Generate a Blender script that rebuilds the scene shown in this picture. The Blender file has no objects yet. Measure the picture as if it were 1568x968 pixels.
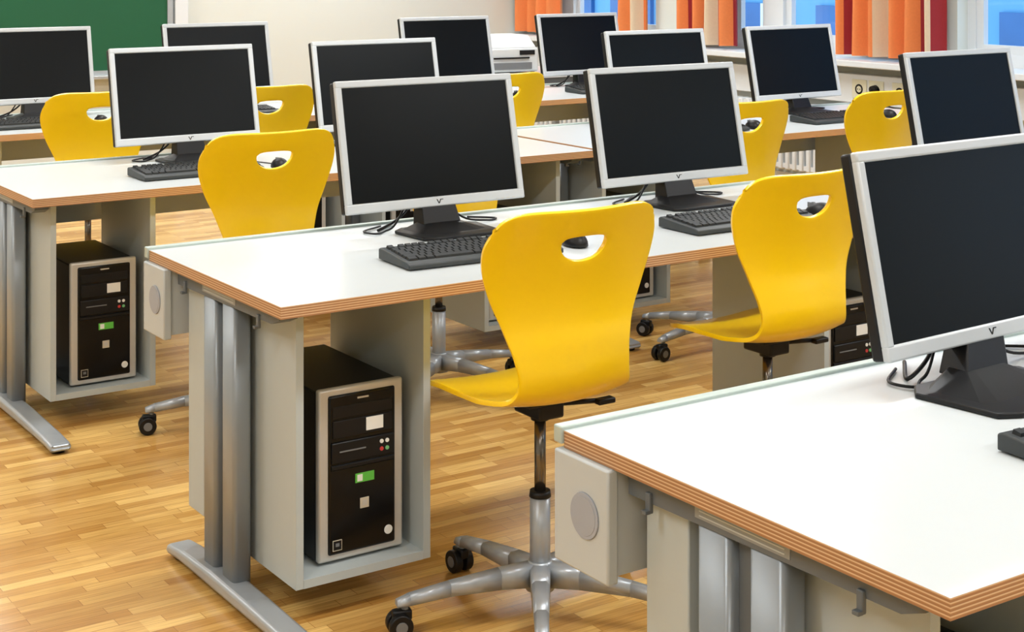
import bpy, bmesh, math, random
from mathutils import Matrix, Vector
random.seed(4)
S=bpy.context.scene
S.view_settings.view_transform='Standard'
S.view_settings.look='None'
FZ=-0.022   # finished floor level

# ------------------------------------------------------------ materials
def L(c): # sRGB 0-255 -> linear
    r=[]
    for v in c:
        v/=255.0
        r.append(v/12.92 if v<=0.04045 else ((v+0.055)/1.055)**2.4)
    return (r[0],r[1],r[2],1)
def mat(name,col,rough=0.5,metal=0.0,var=0.04,scale=30,bump=0.0,spec=None,coat=0.0):
    m=bpy.data.materials.new(name); m.use_nodes=True
    nt=m.node_tree; b=nt.nodes['Principled BSDF']
    tc=nt.nodes.new('ShaderNodeTexCoord')
    n=nt.nodes.new('ShaderNodeTexNoise'); n.inputs['Scale'].default_value=scale; n.inputs['Detail'].default_value=3
    nt.links.new(tc.outputs['Object'],n.inputs['Vector'])
    mx=nt.nodes.new('ShaderNodeMix'); mx.data_type='RGBA'
    c=L(col)
    mx.inputs[6].default_value=(c[0]*(1-var),c[1]*(1-var),c[2]*(1-var),1)
    mx.inputs[7].default_value=(min(1,c[0]*(1+var)),min(1,c[1]*(1+var)),min(1,c[2]*(1+var)),1)
    nt.links.new(n.outputs['Fac'],mx.inputs[0]); nt.links.new(mx.outputs[2],b.inputs['Base Color'])
    b.inputs['Roughness'].default_value=rough; b.inputs['Metallic'].default_value=metal
    if spec is not None: b.inputs['Specular IOR Level'].default_value=spec
    if coat: b.inputs['Coat Weight'].default_value=coat; b.inputs['Coat Roughness'].default_value=0.15
    if bump>0:
        bp=nt.nodes.new('ShaderNodeBump'); bp.inputs['Strength'].default_value=bump; bp.inputs['Distance'].default_value=0.002
        nt.links.new(n.outputs['Fac'],bp.inputs['Height']); nt.links.new(bp.outputs['Normal'],b.inputs['Normal'])
    return m
M={}
M['lam']=mat('white_laminate',(207,213,215),0.28,var=0.01)
M['panel']=mat('light_grey_board',(186,194,194),0.5,var=0.015)
M['box']=mat('cable_duct_grey',(192,199,202),0.45,var=0.01)
M['disc']=mat('disc_plastic',(162,168,180),0.45)
M['strip']=mat('aluminium_strip',(184,198,192),0.35,metal=0.1)
M['leg']=mat('painted_steel_grey',(146,153,159),0.34,metal=0.3,var=0.01)
M['beam']=mat('steel_beam_grey',(100,107,113),0.5,metal=0.1)
M['foot']=mat('cast_aluminium',(172,178,184),0.34,metal=0.35)
M['black']=mat('black_plastic',(14,14,16),0.42,spec=0.35)
M['blackg']=mat('black_gloss_plastic',(9,9,10),0.2,spec=0.3)
M['screen']=mat('lcd_screen',(5,8,10),0.28,var=0.02,spec=0.16)
M['silver']=mat('silver_plastic',(200,204,207),0.36,metal=0.12,var=0.01)
M['pcsilver']=mat('silver_bezel',(202,199,192),0.32,metal=0.25)
M['key']=mat('key_black',(34,37,39),0.5,spec=0.35)
M['keyb']=mat('keyboard_body',(48,53,55),0.5)
M['wht']=mat('white_sticker',(235,235,230),0.5)
M['grn']=mat('green_sticker',(95,190,70),0.5)
M['blu']=mat('audio_jack_green',(120,190,130),0.5)
M['red']=mat('red_mark',(200,60,60),0.5)
M['tan']=mat('cream_sticker',(205,195,175),0.5)
M['chrome']=mat('chrome_rod',(120,115,108),0.2,metal=0.9)
M['cast']=mat('castor_grey',(120,122,124),0.4)
M['wall']=mat('wall_paint',(214,218,212),0.85,var=0.01,scale=5)
M['ceil']=mat('ceiling_paint',(236,237,236),0.9,var=0.01)
M['frame']=mat('window_frame_white',(220,225,229),0.4,var=0.01)
M['outlet']=mat('outlet_cream',(222,220,196),0.45,var=0.01)
M['green']=mat('chalkboard_green',(4,84,50),0.6,var=0.12,scale=2)
M['alu']=mat('aluminium',(190,194,196),0.35,metal=0.6)
M['c_or']=mat('curtain_orange',(226,130,72),0.85,var=0.08,scale=80)
M['c_rd']=mat('curtain_red',(150,36,44),0.85,var=0.08,scale=80)
M['c_be']=mat('curtain_beige',(214,194,166),0.85,var=0.06,scale=80)
M['print']=mat('printer_white',(214,218,218),0.45)
M['build']=mat('facade_blue',(104,164,206),0.8,var=0.1,scale=1)
M['buildw']=mat('facade_window',(36,100,160),0.3,var=0.2,scale=2)
M['ground']=mat('courtyard_ground',(110,145,170),0.9,var=0.1,scale=2)
M['yel']=mat('yellow_shell',(255,209,3),0.3,var=0.012,scale=4,coat=0.35)

def plymat():
    m=bpy.data.materials.new('plywood_edge'); m.use_nodes=True
    nt=m.node_tree; b=nt.nodes['Principled BSDF']
    tc=nt.nodes.new('ShaderNodeTexCoord'); sx=nt.nodes.new('ShaderNodeSeparateXYZ')
    nt.links.new(tc.outputs['Object'],sx.inputs[0])
    ma=nt.nodes.new('ShaderNodeMath'); ma.operation='MULTIPLY'; ma.inputs[1].default_value=1/0.0056
    nt.links.new(sx.outputs['Z'],ma.inputs[0])
    fr=nt.nodes.new('ShaderNodeMath'); fr.operation='FRACT'; nt.links.new(ma.outputs[0],fr.inputs[0])
    cr=nt.nodes.new('ShaderNodeValToRGB'); e=cr.color_ramp
    e.elements[0].position=0.0; e.elements[0].color=L((160,112,74))
    e.elements[1].position=1.0; e.elements[1].color=L((150,102,68))
    for p,c in ((0.5,(176,128,86)),(0.66,(220,186,146)),(0.86,(224,190,152))):
        k=e.elements.new(p); k.color=L(c)
    nt.links.new(fr.outputs[0],cr.inputs[0]); nt.links.new(cr.outputs[0],b.inputs['Base Color'])
    b.inputs['Roughness'].default_value=0.5
    return m
M['ply']=plymat()

def floormat():
    m=bpy.data.materials.new('parquet_floor'); m.use_nodes=True
    nt=m.node_tree; b=nt.nodes['Principled BSDF']
    tc=nt.nodes.new('ShaderNodeTexCoord')
    def brick(w,h,c1,c2,mo,off):
        br=nt.nodes.new('ShaderNodeTexBrick')
        br.inputs['Scale'].default_value=1.0
        br.inputs['Brick Width'].default_value=w; br.inputs['Row Height'].default_value=h
        br.inputs['Mortar Size'].default_value=mo; br.inputs['Mortar Smooth'].default_value=0.3
        br.offset=off; br.offset_frequency=2; br.squash=0.8; br.squash_frequency=3
        br.inputs['Color1'].default_value=L(c1); br.inputs['Color2'].default_value=L(c2)
        br.inputs['Mortar'].default_value=L((165,118,62))
        nt.links.new(tc.outputs['Object'],br.inputs['Vector']); return br
    b1=brick(0.27,0.038,(246,206,130),(202,152,80),0.0008,0.37)
    b2=brick(0.54,0.076,(255,255,255),(228,216,196),0.0,0.5)
    mp=nt.nodes.new('ShaderNodeMapping'); mp.inputs['Scale'].default_value=(4,70,1)
    nt.links.new(tc.outputs['Object'],mp.inputs['Vector'])
    n=nt.nodes.new('ShaderNodeTexNoise'); n.inputs['Scale'].default_value=2.0; n.inputs['Detail'].default_value=6
    nt.links.new(mp.outputs[0],n.inputs['Vector'])
    cr=nt.nodes.new('ShaderNodeValToRGB'); cr.color_ramp.elements[0].position=0.3; cr.color_ramp.elements[0].color=(0.72,0.66,0.56,1)
    cr.color_ramp.elements[1].position=0.68; cr.color_ramp.elements[1].color=(1.1,1.1,1.08,1)
    nt.links.new(n.outputs['Fac'],cr.inputs[0])
    m0=nt.nodes.new('ShaderNodeMix'); m0.data_type='RGBA'; m0.blend_type='MULTIPLY'; m0.inputs[0].default_value=1
    nt.links.new(b1.outputs['Color'],m0.inputs[6]); nt.links.new(b2.outputs['Color'],m0.inputs[7])
    mx=nt.nodes.new('ShaderNodeMix'); mx.data_type='RGBA'; mx.blend_type='MULTIPLY'; mx.inputs[0].default_value=0.8
    nt.links.new(m0.outputs[2],mx.inputs[6]); nt.links.new(cr.outputs[0],mx.inputs[7])
    nt.links.new(mx.outputs[2],b.inputs['Base Color'])
    b.inputs['Roughness'].default_value=0.24
    return m
M['floor']=floormat()
def glassmat():
    m=bpy.data.materials.new('window_glass'); m.use_nodes=True
    nt=m.node_tree; nt.nodes.remove(nt.nodes['Principled BSDF'])
    o=nt.nodes['Material Output']; t=nt.nodes.new('ShaderNodeBsdfTransparent'); g=nt.nodes.new('ShaderNodeBsdfGlossy')
    g.inputs['Roughness'].default_value=0.03
    mx=nt.nodes.new('ShaderNodeMixShader'); mx.inputs[0].default_value=0.06
    nt.links.new(t.outputs[0],mx.inputs[1]); nt.links.new(g.outputs[0],mx.inputs[2]); nt.links.new(mx.outputs[0],o.inputs[0])
    return m
M['glass']=glassmat()
def emis(name,col,st):
    m=bpy.data.materials.new(name); m.use_nodes=True
    b=m.node_tree.nodes['Principled BSDF']; b.inputs['Emission Color'].default_value=col; b.inputs['Emission Strength'].default_value=st
    return m
M['lampglow']=emis('lamp_diffuser',(1,0.99,0.97,1),3.0)

# ------------------------------------------------------------ mesh builder
class MB:
    def __init__(s): s.bm=bmesh.new(); s.mats=[]; s.X=Matrix.Identity(4)
    def mi(s,k):
        if k not in s.mats: s.mats.append(k)
        return s.mats.index(k)
    def _fin(s,verts,faces,k,smooth=False,bev=0,segs=2):
        i=s.mi(k)
        for f in faces: f.material_index=i; f.smooth=smooth
        if bev>0:
            es=list({e for f in faces for e in f.edges})
            r=bmesh.ops.bevel(s.bm,geom=es,offset=bev,segments=segs,affect='EDGES',profile=0.5)
            verts=list({v for v in verts if v.is_valid}|set(r['verts']))
            for f in r['faces']: f.material_index=i; f.smooth=True
        bmesh.ops.transform(s.bm,matrix=s.X,verts=verts)
    def prism(s,pts0,pts1,k,bev=0,smooth=False,k1=None,segs=2):
        a=[s.bm.verts.new(p) for p in pts0]; b=[s.bm.verts.new(p) for p in pts1]
        n=len(a); fs=[s.bm.faces.new(a[::-1]),s.bm.faces.new(b)]
        sd=[]
        for i in range(n): sd.append(s.bm.faces.new((a[i],a[(i+1)%n],b[(i+1)%n],b[i])))
        bmesh.ops.recalc_face_normals(s.bm,faces=fs+sd)
        s._fin(a+b,fs+sd,k,False,bev,segs)
        if smooth:
            for f in sd:
                if f.is_valid: f.smooth=True
        return fs,sd
    def box(s,x0,x1,y0,y1,z0,z1,k,bev=0,segs=2):
        p=[(x0,y0),(x1,y0),(x1,y1),(x0,y1)]
        return s.prism([(x,y,z0) for x,y in p],[(x,y,z1) for x,y in p],k,bev,segs=segs)
    def rrect(s,cx,cy,hx,hy,r,z0,z1,k):
        p=[]
        for (sx,sy,a0) in ((1,1,0),(-1,1,90),(-1,-1,180),(1,-1,270)):
            for j in range(6):
                a=math.radians(a0+90*j/5); p.append((cx+sx*(hx-r)+r*math.cos(a),cy+sy*(hy-r)+r*math.sin(a)))
        s.prism([(x,y,z0) for x,y in p],[(x,y,z1) for x,y in p],k,smooth=True)
    def cyl(s,p0,p1,r0,r1,k,n=20,sx=1,sy=1,bev=0):
        p0=Vector(p0);p1=Vector(p1); d=(p1-p0).normalized()
        up=Vector((0,0,1)) if abs(d.z)<0.9 else Vector((0,1,0))
        a=up.cross(d).normalized(); b=d.cross(a).normalized()
        c=[(math.cos(2*math.pi*i/n)*sx,math.sin(2*math.pi*i/n)*sy) for i in range(n)]
        return s.prism([p0+a*r0*u+b*r0*v for u,v in c],[p1+a*r1*u+b*r1*v for u,v in c],k,smooth=True,bev=bev)
    def tube(s,pts,r,k,n=8):
        pts=[Vector(p) for p in pts]; rings=[]
        for i,p in enumerate(pts):
            d=(pts[min(i+1,len(pts)-1)]-pts[max(i-1,0)]).normalized()
            up=Vector((0,0,1)) if abs(d.z)<0.95 else Vector((1,0,0))
            a=up.cross(d).normalized(); b=d.cross(a).normalized()
            rr=r[i] if isinstance(r,(list,tuple)) else r
            rings.append([s.bm.verts.new(p+a*rr*math.cos(2*math.pi*j/n)+b*rr*math.sin(2*math.pi*j/n)) for j in range(n)])
        fs=[s.bm.faces.new(rings[0][::-1]),s.bm.faces.new(rings[-1])]
        for q,w in zip(rings[:-1],rings[1:]):
            for j in range(n): fs.append(s.bm.faces.new((q[j],q[(j+1)%n],w[(j+1)%n],w[j])))
        bmesh.ops.recalc_face_normals(s.bm,faces=fs)
        s._fin([v for q in rings for v in q],fs,k,True)
    def quad(s,p,k):
        v=[s.bm.verts.new(q) for q in p]; f=s.bm.faces.new(v); s._fin(v,[f],k)
    def addmesh(s,me,k):
        n0=len(s.bm.faces)
        s.bm.from_mesh(me); s.bm.faces.ensure_lookup_table(); s.bm.verts.ensure_lookup_table()
        i=s.mi(k)
        for f in s.bm.faces[n0:]: f.material_index=i; f.smooth=True
    def mesh(s,name):
        me=bpy.data.meshes.new(name); s.bm.to_mesh(me); s.bm.free()
        for k in s.mats: me.materials.append(M[k])
        return me
def put(name,me,loc=(0,0,0),rz=0,parent=None):
    o=bpy.data.objects.new(name,me); S.collection.objects.link(o)
    o.location=loc; o.rotation_euler=(0,0,math.radians(rz))
    if parent: o.parent=parent
    return o
def spline(pts,n):
    out=[]; P=[Vector(p) for p in pts]; P=[P[0]*2-P[1]]+P+[P[-1]*2-P[-2]]
    segs=len(P)-3
    for i in range(segs):
        for j in range(n):
            t=j/n; a,b,c,d=P[i:i+4]
            out.append(0.5*((2*b)+(c-a)*t+(2*a-5*b+4*c-d)*t*t+(3*b-a-3*c+d)*t**3))
    out.append(P[-2]); return out

# ------------------------------------------------------------ room shell
XR=7.3; YF=10.65; XL=-3.0; YB=-2.6; H=3.1
b=MB(); b.box(XL-0.1,XR+0.2,YB-0.1,YF+0.1,FZ-0.1,FZ,'floor'); put('floor',b.mesh('floor'))
b=MB(); b.box(XL-0.1,XR+0.2,YB-0.1,YF+0.1,H,H+0.1,'ceil'); put('ceiling',b.mesh('ceiling'))
b=MB(); b.box(XL-0.1,XR+0.2,YF,YF+0.1,FZ,H,'wall'); put('wall_far',b.mesh('wall_far'))
b=MB(); b.box(XL-0.1,XR+0.2,YB-0.1,YB,FZ,H,'wall'); put('wall_near',b.mesh('wall_near'))
b=MB(); b.box(XL-0.1,XL,YB,YF,FZ,H,'wall'); put('wall_left',b.mesh('wall_left'))
wins=[(8.98,10.5),(6.5,8.27),(3.6,6.17),(0.7,3.1),(-2.0,0.4)]  # last two windows lie out of view, added to let more light in
mull=[10.2,7.8,4.9,2.0,-0.7]
b=MB(); b.box(XR,XR+0.2,YB,YF,FZ,0.86,'wall'); b.box(XR,XR+0.2,YB,YF,2.7,H,'wall')
ed=[YB]+[v for w in sorted(wins) for v in w]+[YF]
for i in range(0,len(ed),2): b.box(XR,XR+0.2,ed[i],ed[i+1],0.86,2.7,'wall')
put('wall_right',b.mesh('wall_right'))
for i,(y0,y1) in enumerate(wins):
    b=MB(); x0,x1=XR+0.09,XR+0.15; w=0.06
    b.box(x0,x1,y0,y1,0.86,0.95,'frame'); b.box(x0,x1,y0,y1,2.62,2.7,'frame')
    b.box(x0,x1,y0,y0+w,0.95,2.62,'frame'); b.box(x0,x1,y1-w,y1,0.95,2.62,'frame')
    ym=mull[i]
    b.box(x0-0.02,x1,ym-0.09,ym+0.09,0.95,2.62,'frame')
    for (a,c) in ((y0+w,ym-0.09),(ym+0.09,y1-w)):
        b.box(x0+0.01,x1-0.01,a,a+0.05,0.95,2.62,'frame'); b.box(x0+0.01,x1-0.01,c-0.05,c,0.95,2.62,'frame')
        b.box(x0+0.01,x1-0.01,a+0.05,c-0.05,0.95,1.0,'frame'); b.box(x0+0.01,x1-0.01,a+0.05,c-0.05,2.57,2.62,'frame')
        b.quad([(x0+0.03,a+0.05,1.0),(x0+0.03,c-0.05,1.0),(x0+0.03,c-0.05,2.57),(x0+0.03,a+0.05,2.57)],'glass')
    b.box(x0-0.05,x0-0.035,ym-0.07,ym-0.045,1.35,1.5,'alu',0.003); b.box(x0-0.04,x0-0.02,ym-0.066,ym-0.05,1.47,1.49,'alu')
    put('window_%d'%(i+1),b.mesh('window'))
b=MB(); b.box(7.07,XR+0.1,YB+0.02,YF-0.01,0.835,0.875,'frame',0.006); put('window_sill',b.mesh('sill'))
b=MB(); b.box(7.2,XR,YB+0.05,YF-0.05,0.6,0.78,'frame',0.004); put('trim_1',b.mesh('wall_trunking'))
def socket():
    b=MB(); b.box(-0.008,0,-0.06,0.06,-0.06,0.06,'outlet',0.003)
    b.cyl((-0.0092,0,0),(-0.0075,0,0),0.032,0.032,'black',20); b.cyl((-0.0098,0,0),(-0.009,0,0),0.02,0.02,'outlet',20)
    b.cyl((-0.0103,0.01,0),(-0.0095,0.01,0),0.004,0.004,'black',8);b.cyl((-0.0103,-0.01,0),(-0.0095,-0.01,0),0.004,0.004,'black',8)
    return b.mesh('socket')
sk=socket()
for y in (6.85,6.71,6.52,4.6,8.3): put('wall_socket',sk,(7.2,y,0.69))
b=MB(); b.cyl((7.188,6.71,0.70),(7.15,6.71,0.70),0.026,0.02,'black',14)
b.tube([tuple(v) for v in spline([(7.152,6.71,0.70),(7.12,6.68,0.66),(7.13,6.5,0.6),(7.17,6.3,0.58),(7.19,6.2,0.585)],5)],0.005,'black'); put('power_plug',b.mesh('plug'))
def radiator():
    b=MB(); n=26
    for i in range(n):
        y=-0.8+1.6*i/(n-1); b.box(-0.04,0.04,y-0.02,y+0.02,0.12,0.56,'frame',0.008,1)
    b.box(-0.03,0.03,-0.82,0.82,0.13,0.16,'frame'); b.box(-0.03,0.03,-0.82,0.82,0.52,0.55,'frame')
    for y in(-0.6,0.6): b.box(-0.015,0.015,y-0.015,y+0.015,FZ,0.13,'frame')
    return b.mesh('radiator')
rm=radiator()
for y in (7.3,4.6,9.6): put('radiator',rm,(7.2,y,0))
# chalkboard
b=MB(); Y=YF-0.004
b.box(1.0,4.14,Y-0.05,Y-0.02,0.72,2.1,'green')
for a in ((0.97,1.0,0.69,2.13),(4.14,4.18,0.69,2.13)): b.box(a[0],a[1],Y-0.06,Y-0.01,a[2],a[3],'alu')
b.box(1.0,4.14,Y-0.06,Y-0.01,2.1,2.13,'alu'); b.box(1.0,4.14,Y-0.06,Y-0.01,0.69,0.72,'alu')
b.box(1.0,4.14,Y-0.14,Y-0.05,0.665,0.69,'alu',0.004)
b.box(4.2,4.3,Y-0.05,Y,FZ,2.6,'frame',0.004); b.box(0.85,0.95,Y-0.05,Y,FZ,2.6,'frame',0.004)
b.box(0.95,4.2,Y-0.03,Y,0.9,1.0,'alu')
put('chalkboard',b.mesh('chalkboard'))
b=MB(); b.box(4.31,XR,YF-0.015,YF-0.001,FZ,0.08,'frame'); put('baseboard_far',b.mesh('bb'))
b=MB(); b.box(XR-0.015,XR-0.001,YB,YF-0.02,FZ,0.08,'frame'); put('baseboard_right',b.mesh('bb2'))
def curtain(y0,y1,pat,ph=0):
    b=MB(); n=int((y1-y0)/0.011); z0,z1=0.9,2.78; rows=[]
    zs=[z0,1.2,1.8,2.4,z1]
    for z in zs:
        r=[]
        for i in range(n+1):
            y=y0+(y1-y0)*i/n; k=(z-z0)/(z1-z0)
            x=7.185+0.045*math.sin(2*math.pi*(y-y0)/0.145+ph)*(1-0.3*k)+0.012*math.sin(2*math.pi*(y-y0)/0.37+1+3*k)
            r.append(b.bm.verts.new((x,y,z)))
        rows.append(r)
    for j in range(len(zs)-1):
        for i in range(n):
            f=b.bm.faces.new((rows[j][i],rows[j][i+1],rows[j+1][i+1],rows[j+1][i])); f.smooth=True
            yy=(i/n)*(y1-y0); f.material_index=b.mi(pat[int(yy/0.055)%len(pat)])
    put('curtain',b.mesh('curtain'))
P1=['c_rd','c_be','c_rd','c_or','c_or','c_or','c_or','c_or','c_be','c_or','c_or','c_or','c_or','c_rd','c_or','c_or','c_or']
P2=['c_rd','c_or','c_rd','c_be','c_be','c_rd','c_or','c_or','c_rd','c_or','c_rd']
curtain(10.05,10.6,P1[3:]); curtain(8.97,9.24,['c_or','c_be','c_be','c_or'])
curtain(7.99,8.60,P2); curtain(6.19,7.07,P1,1.0); curtain(4.9,5.45,P2); curtain(3.1,3.6,P1)
b=MB(); b.cyl((7.185,YB+0.1,2.8),(7.185,YF-0.02,2.8),0.012,0.012,'alu')
for y in (-2,1,3.3,5.9,8.6,10.4): b.box(7.185,XR,y-0.01,y+0.01,2.79,2.81,'alu')
put('curtain_rod',b.mesh('rod'))
# exterior
b=MB(); b.box(15,18,-6,30,-4,9,'build')
for j in range(8):
    for i in range(22):
        y=-4+i*1.5; z=-3.2+j*1.5
        b.box(14.93,15.0,y,y+1.0,z,z+1.05,'buildw'); b.box(14.9,14.94,y+0.48,y+0.54,z,z+1.05,'frame'); b.box(14.88,15.0,y-0.05,y+1.05,z-0.06,z,'frame')
put('neighbouring_building',b.mesh('nb'))
b=MB(); b.box(7.6,40,-20,40,-4.2,-4.0,'ground'); put('courtyard_ground',b.mesh('cg'))

# ------------------------------------------------------------ desk
DL=2.23
def desk():
    b=MB()
    fs,sd=b.box(0,DL,0,0.8,0.722,0.75,'ply')
    b.mi('lam')
    for f in fs:
        if f.calc_center_median().z>0.74: f.material_index=b.mi('lam')
        else: f.material_index=b.mi('panel')
    b.box(-0.006,DL+0.006,0.8,0.822,0.728,0.757,'strip',0.003)
    b.box(0.01,DL-0.01,0.675,0.806,0.55,0.7215,'box')
    for x0,x1,xd,sg in ((-0.012,0.01,-0.012,-1),(DL-0.01,DL+0.012,DL+0.012,1)):
        b.box(x0,x1,0.667,0.812,0.54,0.7215,'box',0.004)
        b.cyl((xd,0.726,0.635),(xd+sg*0.003,0.726,0.635),0.037,0.036,'disc',32)
        b.cyl((xd+sg*0.003,0.726,0.635),(xd+sg*0.0036,0.726,0.635),0.031,0.0305,'disc',32)
    for mx in (0,1):
        b.X=Matrix.Identity(4) if mx==0 else Matrix.Translation((DL,0,0))@Matrix.Scale(-1,4,(1,0,0))
        b.box(0.045,0.078,0.54,0.642,0.115,0.685,'panel',0.003)
        for y in (0.352,0.465):
            b.rrect(0.05,y,0.024,0.037,0.012,0.0,0.70,'leg')
        b.box(0.046,0.056,0.38,0.44,0.02,0.68,'beam')
        pr=[(0.06,0.705),(0.10,0.69),(0.66,0.682),(0.66,0.7218),(0.06,0.7218)]
        b.prism([(0.024,y,z) for y,z in pr],[(0.070,y,z) for y,z in pr],'beam')
        for y in (0.16,0.6):
            b.box(0.018,0.026,y,y+0.012,0.668,0.70,'beam',0.002); b.box(0.010,0.020,y,y+0.012,0.668,0.674,'beam',0.001)
        b.box(0.0232,0.0245,0.30,0.50,0.694,0.712,'leg')
        for q in range(2): b.box(0.0226,0.0235,0.31,0.49,0.698+q*0.007,0.700+q*0.007,'box')
        pts=[(-0.175,0.008),(-0.18,0.024),(-0.168,0.034),(-0.08,0.040),(0.2,0.048),(0.42,0.050),(0.60,0.044),(0.68,0.036),(0.695,0.024),(0.69,0.008),(0.6,0.014),(0.0,0.014),(-0.11,0.012)]
        b.prism([(0.002,y,z+FZ) for y,z in pts],[(0.068,y,z+FZ) for y,z in pts],'foot',0.010)
        for y in (-0.14,0.655): b.cyl((0.036,y,FZ),(0.036,y,FZ+0.016),0.02,0.022,'black',16)
        x0,x1,y0,y1,z0=0.09,0.45,0.11,0.60,0.065
        b.box(x0,x0+0.02,y0,y1,z0,0.7215,'panel',0.001); b.box(x1-0.02,x1,y0,y1,z0,0.7215,'panel',0.001)
        b.box(x0+0.02,x1-0.02,y0,y1,z0,z0+0.02,'panel'); b.box(x0+0.02,x1-0.02,y0+0.1,y1,0.705,0.7215,'panel')
    b.X=Matrix.Identity(4)
    return b.mesh('computer_desk')
dm=desk()

# ------------------------------------------------------------ PC tower (origin: front-left-bottom)
def pc():
    b=MB(); W,D,Hh=0.228,0.42,0.415
    b.box(0,W,0.02,D,0.008,Hh-0.006,'black',0.004)
    for x in (0.03,W-0.03):
        for y in (0.06,D-0.05): b.cyl((x,y,0),(x,y,0.01),0.014,0.014,'black',12)
    b.box(0,W,0.002,0.022,0.006,Hh,'pcsilver',0.006)
    b.box(0.024,W-0.024,-0.003,0.006,0.022,Hh-0.016,'blackg',0.005)
    b.box(0.034,W-0.034,-0.005,-0.002,0.345,0.372,'black',0.001)
    b.box(0.034,W-0.034,-0.006,-0.002,0.298,0.338,'black',0.001)
    b.box(0.030,W-0.030,-0.008,-0.002,0.238,0.288,'black',0.003)
    b.box(0.05,0.12,-0.0095,-0.007,0.264,0.267,'cast')
    for i,(x,z) in enumerate(((0.163,0.273),(0.178,0.273),(0.163,0.255),(0.178,0.255))): b.cyl((x,-0.01,z),(x,-0.007,z),0.005,0.005,('wht','wht','red','blu')[i],12)
    b.box(0.122,0.168,-0.0075,-0.005,0.305,0.336,'wht'); b.box(0.1,0.13,-0.0045,-0.0028,0.384,0.388,'pcsilver')
    b.prism([(0.030,-0.008,0.225),(W-0.030,-0.008,0.225),(W-0.030,-0.008,0.232),(0.030,-0.008,0.232)],[(0.030,-0.002,0.22),(W-0.030,-0.002,0.22),(W-0.030,-0.002,0.236),(0.030,-0.002,0.236)],'black')
    b.box(0.094,0.145,-0.0045,-0.0025,0.183,0.205,'grn'); b.box(0.099,0.113,-0.0052,-0.004,0.186,0.202,'wht')
    b.box(0.107,0.131,-0.0048,-0.0025,0.120,0.145,'tan',0.001); b.box(0.113,0.125,-0.0058,-0.004,0.127,0.139,'pcsilver')
    b.box(0.034,0.058,-0.0045,-0.0025,0.032,0.057,'tan'); b.box(0.0355,0.0565,-0.005,-0.004,0.034,0.0555,'black'); b.box(0.041,0.051,-0.0055,-0.0048,0.042,0.050,'cast')
    b.cyl((W-0.044,-0.0045,0.055),(W-0.044,-0.0025,0.055),0.011,0.011,'wht',20)
    return b.mesh('desktop_computer')
pm=pc()

# ------------------------------------------------------------ monitor
def monitor(bx=0,by=0,bs=1):
    b=MB(); W,Hh=0.582,0.368
    o=[(-0.125,-0.085),(-0.09,-0.105),(0.09,-0.105),(0.125,-0.085),(0.135,0.06),(0.10,0.09),(-0.10,0.09),(-0.135,0.06)]
    o1=[(x*bs+bx,y*bs+by) for x,y in o]
    b.prism([(x,y,0.0) for x,y in o1],[(x,y,0.010) for x,y in o1],'black',0.003)
    b.prism([(x*0.8*bs+bx,y*0.7+0.02+by,0.010) for x,y in o],[(x*0.42+bx*0.5,y*0.25+0.05,0.026) for x,y in o],'black')
    q=lambda w,y0,y1,z,dx=0:[(-w+dx,y0,z),(w+dx,y0,z),(w+dx,y1,z),(-w+dx,y1,z)]
    b.prism(q(0.062,0.02,0.085,0.012,bx*0.5),q(0.05,0.062,0.10,0.11),'black',0.003)
    b.prism(q(0.05,0.062,0.10,0.11),q(0.05,0.10,0.128,0.24),'black',0.003)
    b.X=Matrix.Translation((0,0.042,0.068))@Matrix.Rotation(math.radians(-12),4,'X')
    w=W/2; bz=0.020; bb=0.028
    b.box(-w,w,0,0.016,0,bb,'silver',0.004); b.box(-w,w,0,0.016,Hh-bz,Hh,'silver',0.004)
    b.box(-w,-w+bz,0,0.016,bb-0.004,Hh-bz+0.004,'silver',0.004); b.box(w-bz,w,0,0.016,bb-0.004,Hh-bz+0.004,'silver',0.004)
    b.box(-w+bz-0.004,w-bz+0.004,0.006,0.014,bb-0.004,Hh-bz+0.004,'screen')
    b.box(-w+0.0015,w-0.0015,0.0165,0.042,0.0015,Hh-0.0015,'black',0.005)
    r=[(-w+0.03,0.03),(w-0.03,0.03),(w-0.03,Hh-0.03),(-w+0.03,Hh-0.03)]
    r2=[(-w+0.1,0.09),(w-0.1,0.09),(w-0.1,Hh-0.08),(-w+0.1,Hh-0.08)]
    b.prism([(x,0.041,z) for x,z in r],[(x,0.062,z) for x,z in r2],'black')
    for dx in (-1,1):
        b.prism([(dx*0.0062-0.0015,-0.0008,0.020),(dx*0.0062+0.0015,-0.0008,0.020),(0.0014,-0.0008,0.008),(-0.0014,-0.0008,0.008)],
                [(dx*0.0062-0.0015,0.001,0.020),(dx*0.0062+0.0015,0.001,0.020),(0.0014,0.001,0.008),(-0.0014,0.001,0.008)],'black')
    b.box(0.007,0.014,-0.0008,0.001,0.018,0.020,'black')
    for i in range(4): b.box(w-0.10+i*0.018,w-0.09+i*0.018,-0.0008,0.001,0.004,0.006,'pcsilver')
    b.X=Matrix.Identity(4)
    b.tube(spline([(-0.02,0.112,0.2),(-0.05,0.12,0.10),(-0.11,0.10,0.02),(-0.15,0.09,0.004),(-0.19,0.07,0.004),(-0.2,0.12,0.004),(-0.12,0.17,0.004)],6),0.003,'black')
    b.tube(spline([(0.02,0.112,0.2),(0.05,0.125,0.09),(0.11,0.10,0.02),(0.19,0.09,0.004),(0.23,0.11,0.004),(0.17,0.17,0.004)],6),0.003,'black')
    b.tube(spline([(0.0,0.115,0.2),(-0.03,0.14,0.08),(-0.09,0.12,0.03),(-0.16,0.11,0.005),(-0.07,0.19,0.005)],6),0.004,'black')
    return b.mesh('computer_monitor')
mm=monitor(); mmC=monitor(-0.085,-0.035,1.12)

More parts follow.
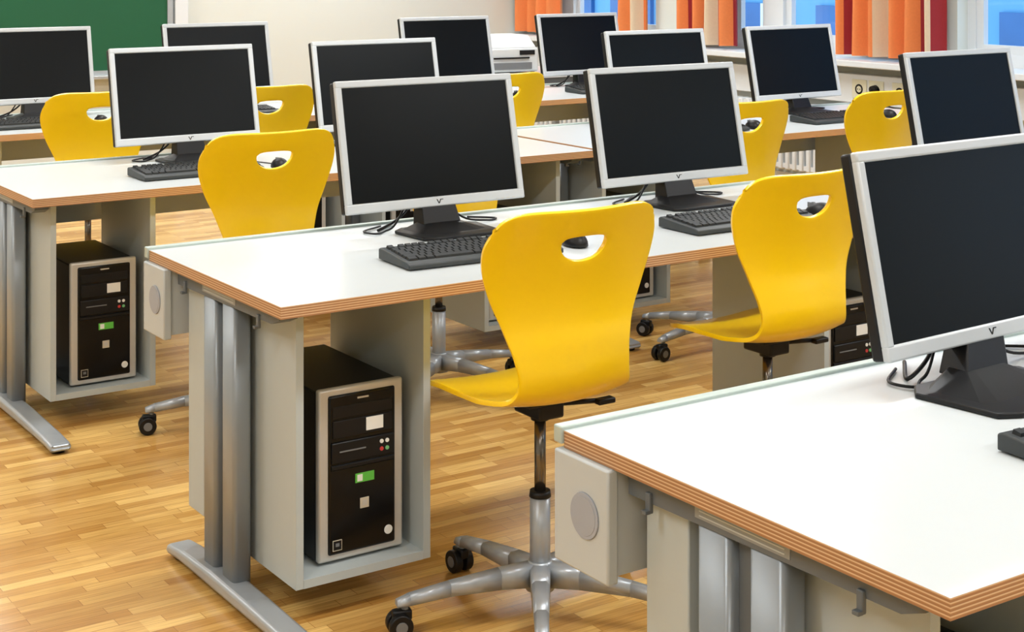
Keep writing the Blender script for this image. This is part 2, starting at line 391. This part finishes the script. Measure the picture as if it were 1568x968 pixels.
# ------------------------------------------------------------ keyboard
def keyboard():
    b=MB(); W,D=0.45,0.175
    p=[(-D/2,0.0),(-D/2,0.012),(-D/2+0.02,0.018),(D/2-0.01,0.03),(D/2,0.026),(D/2,0.0)]
    b.prism([(-W/2,y,z+0.002) for y,z in p],[(W/2,y,z+0.002) for y,z in p],'keyb',0.003)
    for x in (-W/2+0.03,W/2-0.03):
        b.box(x-0.012,x+0.012,D/2-0.025,D/2-0.01,0,0.004,'black'); b.box(x-0.012,x+0.012,-D/2+0.01,-D/2+0.02,0,0.004,'black')
    def key(x0,x1,r):
        y0=-D/2+0.024+r*0.0215+(0.006 if r==5 else 0); y1=y0+0.0185
        z=0.0195+0.012*((y0+D/2-0.02)/(D-0.03)); t=0.0018
        b.prism([(x0,y0,z-0.003),(x1,y0,z-0.003),(x1,y1,z),(x0,y1,z)],[(x0+t,y0+t,z+0.006),(x1-t,y0+t,z+0.006),(x1-t,y1-t,z+0.009),(x0+t,y1-t,z+0.009)],'key')
    u=0.0195; x0=-W/2+0.012
    rows=[[1.4,1.2,1.2,5.8,1.2,1.2,1.2,1.4],[2.2]+[1]*10+[2.4],[1.7]+[1]*11+[1.9],[1.4]+[1]*12+[1.2],[1]*13+[1.6],[1,-0.6]+[1]*4+[-0.4]+[1]*4+[-0.4]+[1]*3+[0.8]]
    for r,row in enumerate(rows):
        x=x0
        for k in row:
            if k>0: key(x,x+k*u-0.0012,r)
            x+=abs(k)*u
        xb=x0+14.9*u
        for i in range(3):
            if r in (0,3,4,5) or (r==1 and i==1): key(xb+i*u,xb+(i+1)*u-0.0012,r)
        xb=x0+18.1*u
        if r<5:
            for i in range(4):
                if xb+(i+1)*u<W/2-0.004: key(xb+i*u,xb+(i+1)*u-0.0012,r)
    b.tube(spline([(-0.05,D/2-0.003,0.018),(-0.06,D/2+0.02,0.006),(-0.1,D/2+0.035,0.003),(-0.16,D/2+0.05,0.003)],5),0.0022,'black')
    return b.mesh('computer_keyboard')
km=keyboard()
def mouse():
    bm=bmesh.new(); bmesh.ops.create_uvsphere(bm,u_segments=20,v_segments=12,radius=1)
    for v in bm.verts:
        z=max(v.co.z,-0.05); v.co=Vector((v.co.x*0.031*(1-0.12*v.co.y),v.co.y*0.056,0.003+ (z+0.05)*0.034*(1-0.2*v.co.y)))
    me=bpy.data.meshes.new('m'); bm.to_mesh(me); bm.free()
    b=MB(); b.addmesh(me,'black'); b.box(-0.0015,0.0015,0.01,0.05,0.02,0.034,'cast')
    b.cyl((-0.004,0.028,0.030),(0.004,0.028,0.030),0.007,0.007,'cast',12)
    b.tube(spline([(0,0.05,0.01),(0.01,0.09,0.003),(-0.02,0.15,0.003),(-0.05,0.2,0.003)],5),0.002,'black')
    return b.mesh('computer_mouse')
mom=mouse()

# ------------------------------------------------------------ chair
def shell():
    prof=[(0.262,0.474,0.160),(0.215,0.496,0.193),(0.12,0.511,0.208),(0.03,0.511,0.205),(-0.06,0.509,0.190),(-0.115,0.515,0.172),(-0.146,0.540,0.158),
          (-0.156,0.584,0.152),(-0.149,0.637,0.160),(-0.140,0.695,0.180),(-0.144,0.76,0.212),(-0.158,0.83,0.238),(-0.175,0.89,0.250),(-0.192,0.94,0.250),(-0.199,0.960,0.247)]
    sp=spline([Vector(p) for p in prof],6)
    d=[0]
    for a,c in zip(sp[:-1],sp[1:]): d.append(d[-1]+math.hypot(c.x-a.x,c.y-a.y))
    T=d[-1]
    def at(s):
        s=max(0,min(T,s))
        for i in range(len(d)-1):
            if s<=d[i+1]:
                k=(s-d[i])/(d[i+1]-d[i]); return sp[i].lerp(sp[i+1],k)
        return sp[-1]
    bm=bmesh.new(); NU,NV=44,100; grid=[]; par={}
    hs,hr,hw=T-0.082,0.044,0.063
    for j in range(NV+1):
        row=[]
        for i in range(NU+1):
            u=-1+2*i/NU; t=j/NV; s=T*t
            kt=max(0,(t-0.72)/0.28)**2; kf=max(0,(0.25-t)/0.25)**2
            au=abs(u)
            s2=s-kt*(0.010*au**2+0.050*au**6)+kf*(0.02*au**2+0.05*au**4)
            p=at(s); x=p.z*u*(1-0.10*kt*au**6)
            v=bm.verts.new((0,0,0)); par[v]=[x,s2]; row.append(v)
        grid.append(row)
    def inside(x,s):
        y=s-hs
        yy=y/(hr if y<0 else hr*0.42); e=2.1 if y<0 else 2.8
        return (abs(x/hw))**e+abs(yy)**e, e
    for j in range(NV):
        for i in range(NU):
            q=(grid[j][i],grid[j][i+1],grid[j+1][i+1],grid[j+1][i])
            cx=sum(par[v][0] for v in q)/4; cs=sum(par[v][1] for v in q)/4
            if inside(cx,cs)[0]<1: continue
            bm.faces.new(q)
    for v in list(bm.verts):
        if not v.link_faces: bm.verts.remove(v)
    for v in bm.verts:
        x,s=par[v]
        if v.is_boundary and abs(x)<hw*1.5 and abs(s-hs)<hr*1.8:
            k,e=inside(x,s)
            if 0<k<4:
                f=k**(-1/e); par[v]=[x*f,hs+(s-hs)*f]
    for v in bm.verts:
        x,s=par[v]; p=at(s); q1=at(s+0.004); q0=at(s-0.004)
        tx,tz=q1.x-q0.x,q1.y-q0.y; l=math.hypot(tx,tz) or 1
        ny,nz=-tz/l,tx/l
        sgn=1
        if s>T*0.5:
            if ny<0: sgn=-1
        else:
            if nz<0: sgn=-1
        ny*=sgn; nz*=sgn
        tt=s/T
        c=(0.9 if tt>0.55 else 0.35+0.55*max(0,(tt-0.35)/0.2))
        if tt<0.35: c=0.35
        off=c*x*x*0.95
        v.co=Vector((x,p.x+ny*off,p.y+nz*off))
    me=bpy.data.meshes.new('shell'); bm.to_mesh(me); bm.free()
    for p in me.polygons: p.use_smooth=True
    o=bpy.data.objects.new('tmp_shell',me); S.collection.objects.link(o)
    m=o.modifiers.new('s','SOLIDIFY'); m.thickness=0.011; m.offset=0
    m2=o.modifiers.new('b','BEVEL'); m2.width=0.0035; m2.segments=2; m2.limit_method='ANGLE'; m2.angle_limit=math.radians(50)
    dg=bpy.context.evaluated_depsgraph_get(); r=bpy.data.meshes.new_from_object(o.evaluated_get(dg))
    bpy.data.objects.remove(o)
    return r
shm=shell()
def chair(base_rot):
    b=MB(); b.addmesh(shm,'yel')
    b.box(-0.07,0.07,-0.06,0.10,0.489,0.504,'black',0.003); b.box(-0.035,0.035,-0.05,0.06,0.452,0.490,'black',0.006)
    b.cyl((0.03,0.0,0.472),(0.17,-0.03,0.467),0.006,0.006,'black',10); b.box(0.14,0.19,-0.045,-0.02,0.460,0.474,'black',0.004)
    b.cyl((0,0,0.442),(0,0,0.462),0.022,0.024,'black',20)
    b.cyl((0,0,0.25),(0,0,0.447),0.0135,0.0135,'chrome',20)
    b.cyl((0,0,0.262),(0,0,0.276),0.026,0.024,'black',24)
    z=FZ
    b.cyl((0,0,0.09+z),(0,0,0.265),0.024,0.024,'foot',28)
    b.cyl((0,0,0.068+z),(0,0,0.135+z),0.034,0.028,'foot',24)
    for k in range(5):
        a=math.radians(base_rot+72*k); b.X=Matrix.Translation((0,0,z))@Matrix.Rotation(a,4,'Z')
        sec=[(0.02,0.132,0.080,0.024),(0.10,0.125,0.084,0.021),(0.22,0.110,0.082,0.017),(0.315,0.094,0.072,0.015),(0.345,0.084,0.070,0.013)]
        for s0,s1 in zip(sec[:-1],sec[1:]):
            f=lambda s:[(s[0],-s[3],s[2]),(s[0],s[3],s[2]),(s[0],s[3],s[1]-0.008),(s[0],s[3]*0.6,s[1]),(s[0],-s[3]*0.6,s[1]),(s[0],-s[3],s[1]-0.008)]
            b.prism(f(s0),f(s1),'foot',smooth=True)
        b.cyl((0.325,0,0.045),(0.325,0,0.075),0.008,0.008,'cast',12)
        for sy in (-1,1):
            b.cyl((0.338,sy*0.006,0.028),(0.338,sy*0.026,0.028),0.028,0.028,'black',22,bev=0.003)
            b.cyl((0.338,sy*0.026,0.028),(0.338,sy*0.0275,0.028),0.014,0.013,'cast',16)
        b.box(0.31,0.355,-0.012,0.012,0.037,0.062,'black',0.005)
    b.X=Matrix.Identity(4)
    return b.mesh('swivel_chair')
cms=[chair(164),chair(186),chair(150)]

# ------------------------------------------------------------ layout
YFs=[1.27,3.14,4.96,6.80]
mons=[[2.345,3.16,4.52,5.47],[2.278,3.155,4.56,5.48],[2.277,3.115,4.60,5.46],[2.245,3.20,4.575,5.50]]
for r,yf in enumerate(YFs):
    for di,x0 in enumerate((1.49,3.75)):
        put('computer_desk',dm,(x0,yf,0))
        for px in (0.172,1.83):
            put('desktop_computer',pm,(x0+px,yf+0.155,0.0855))
    for i,xm in enumerate(mons[r]):
        C=(r==0 and i==0)
        put('computer_monitor',mmC if C else mm,(xm,yf+0.585,0.7505),(3 if C else random.uniform(-1.2,1.2)))
        kx,ky=-0.13,0.25
        if C: kx,ky=-0.135,0.235
        if r==1 and i==1: kx,ky=-0.11,0.23
        put('computer_keyboard',km,(xm+kx,yf+ky,0.7505),random.uniform(-4,0))
        put('computer_mouse',mom,(xm+kx+0.31,yf+ky-0.02,0.75),random.uniform(-12,8))
chairs=[(2.083,2.99,0,0),(2.925,3.12,1,1),(2.15,4.75,0,0),(2.87,4.75,-3,2),(4.12,4.66,0,1),(4.95,4.70,3,0),
        (2.18,6.48,0,1),(2.87,6.34,2,0),(4.13,6.36,0,2),(5.1,6.4,0,0),(4.4,3.0,0,1),(5.3,3.0,0,2)]
for x,y,r,k in chairs: put('swivel_chair',cms[k],(x,y,0),r)

# printer on side table
b=MB(); b.box(-0.5,0.6,-0.3,0.3,0.71,0.74,'lam')
for x in(-0.47,0.57):
    for y in(-0.27,0.27): b.box(x-0.02,x+0.02,y-0.02,y+0.02,FZ,0.71,'leg',0.003)
b.box(-0.45,0.55,-0.28,-0.26,0.65,0.71,'beam'); b.box(-0.45,0.55,0.26,0.28,0.65,0.71,'beam')
put('side_table',b.mesh('side_table'),(5.85,8.75,0))
b=MB(); b.box(-0.2,0.2,-0.19,0.19,0.012,0.17,'print',0.012)
b.prism([(-0.19,-0.18,0.17),(0.19,-0.18,0.17),(0.19,0.18,0.17),(-0.19,0.18,0.17)],[(-0.17,-0.10,0.25),(0.17,-0.10,0.25),(0.17,0.16,0.25),(-0.17,0.16,0.25)],'print',0.006)
b.box(-0.15,0.15,-0.196,-0.186,0.03,0.075,'cast',0.002); b.box(-0.13,0.13,-0.2,-0.18,0.10,0.11,'black'); b.box(0.06,0.17,-0.197,-0.188,0.125,0.155,'black',0.002)
for x in(-0.17,0.17):
    for y in(-0.16,0.16): b.cyl((x,y,0),(x,y,0.014),0.015,0.015,'black',10)
put('laser_printer',b.mesh('laser_printer'),(5.74,8.72,0.74),-8)

# ------------------------------------------------------------ lights
def lum():
    b=MB(); b.box(-0.8,0.8,-0.16,0.16,0,0.05,'alu',0.004); b.box(-0.77,0.77,-0.13,0.13,-0.004,0.0,'lampglow')
    for x in(-0.6,0.6): b.cyl((x,0,0.05),(x,0,0.2),0.005,0.005,'alu',8)
    return b.mesh('ceiling_lamp')
lm=lum()
for x in (-0.8,2.3,5.3):
    for y in (-0.8,2.0,4.8,7.6,9.8):
        put('ceiling_lamp',lm,(x,y,H-0.2))
        l=bpy.data.lights.new('ceiling_light','AREA'); l.shape='RECTANGLE'; l.size=1.54; l.size_y=0.26; l.energy={-0.8:32,2.3:39,5.3:43}[x]; l.color=(0.96,0.99,1.0)
        o=bpy.data.objects.new('ceiling_light',l); S.collection.objects.link(o); o.location=(x,y,H-0.22)
w=bpy.data.worlds.new('World'); S.world=w; w.use_nodes=True
nt=w.node_tree; bg=nt.nodes['Background']
tc=nt.nodes.new('ShaderNodeTexCoord'); sx=nt.nodes.new('ShaderNodeSeparateXYZ'); cr=nt.nodes.new('ShaderNodeValToRGB')
nt.links.new(tc.outputs['Generated'],sx.inputs[0]); nt.links.new(sx.outputs['Z'],cr.inputs[0])
cr.color_ramp.elements[0].position=0; cr.color_ramp.elements[0].color=L((215,232,245))
cr.color_ramp.elements[1].position=0.6; cr.color_ramp.elements[1].color=L((160,205,240))
nt.links.new(cr.outputs[0],bg.inputs['Color']); bg.inputs['Strength'].default_value=2.8

# ------------------------------------------------------------ camera
c=bpy.data.cameras.new('camera'); co=bpy.data.objects.new('camera',c); S.collection.objects.link(co)
c.sensor_width=36; c.lens=54.73; c.shift_y=-565.4/1600; c.clip_start=0.05
co.location=(0,0,1.53); co.rotation_euler=(math.radians(90),0,math.radians(-33.83))
S.camera=co
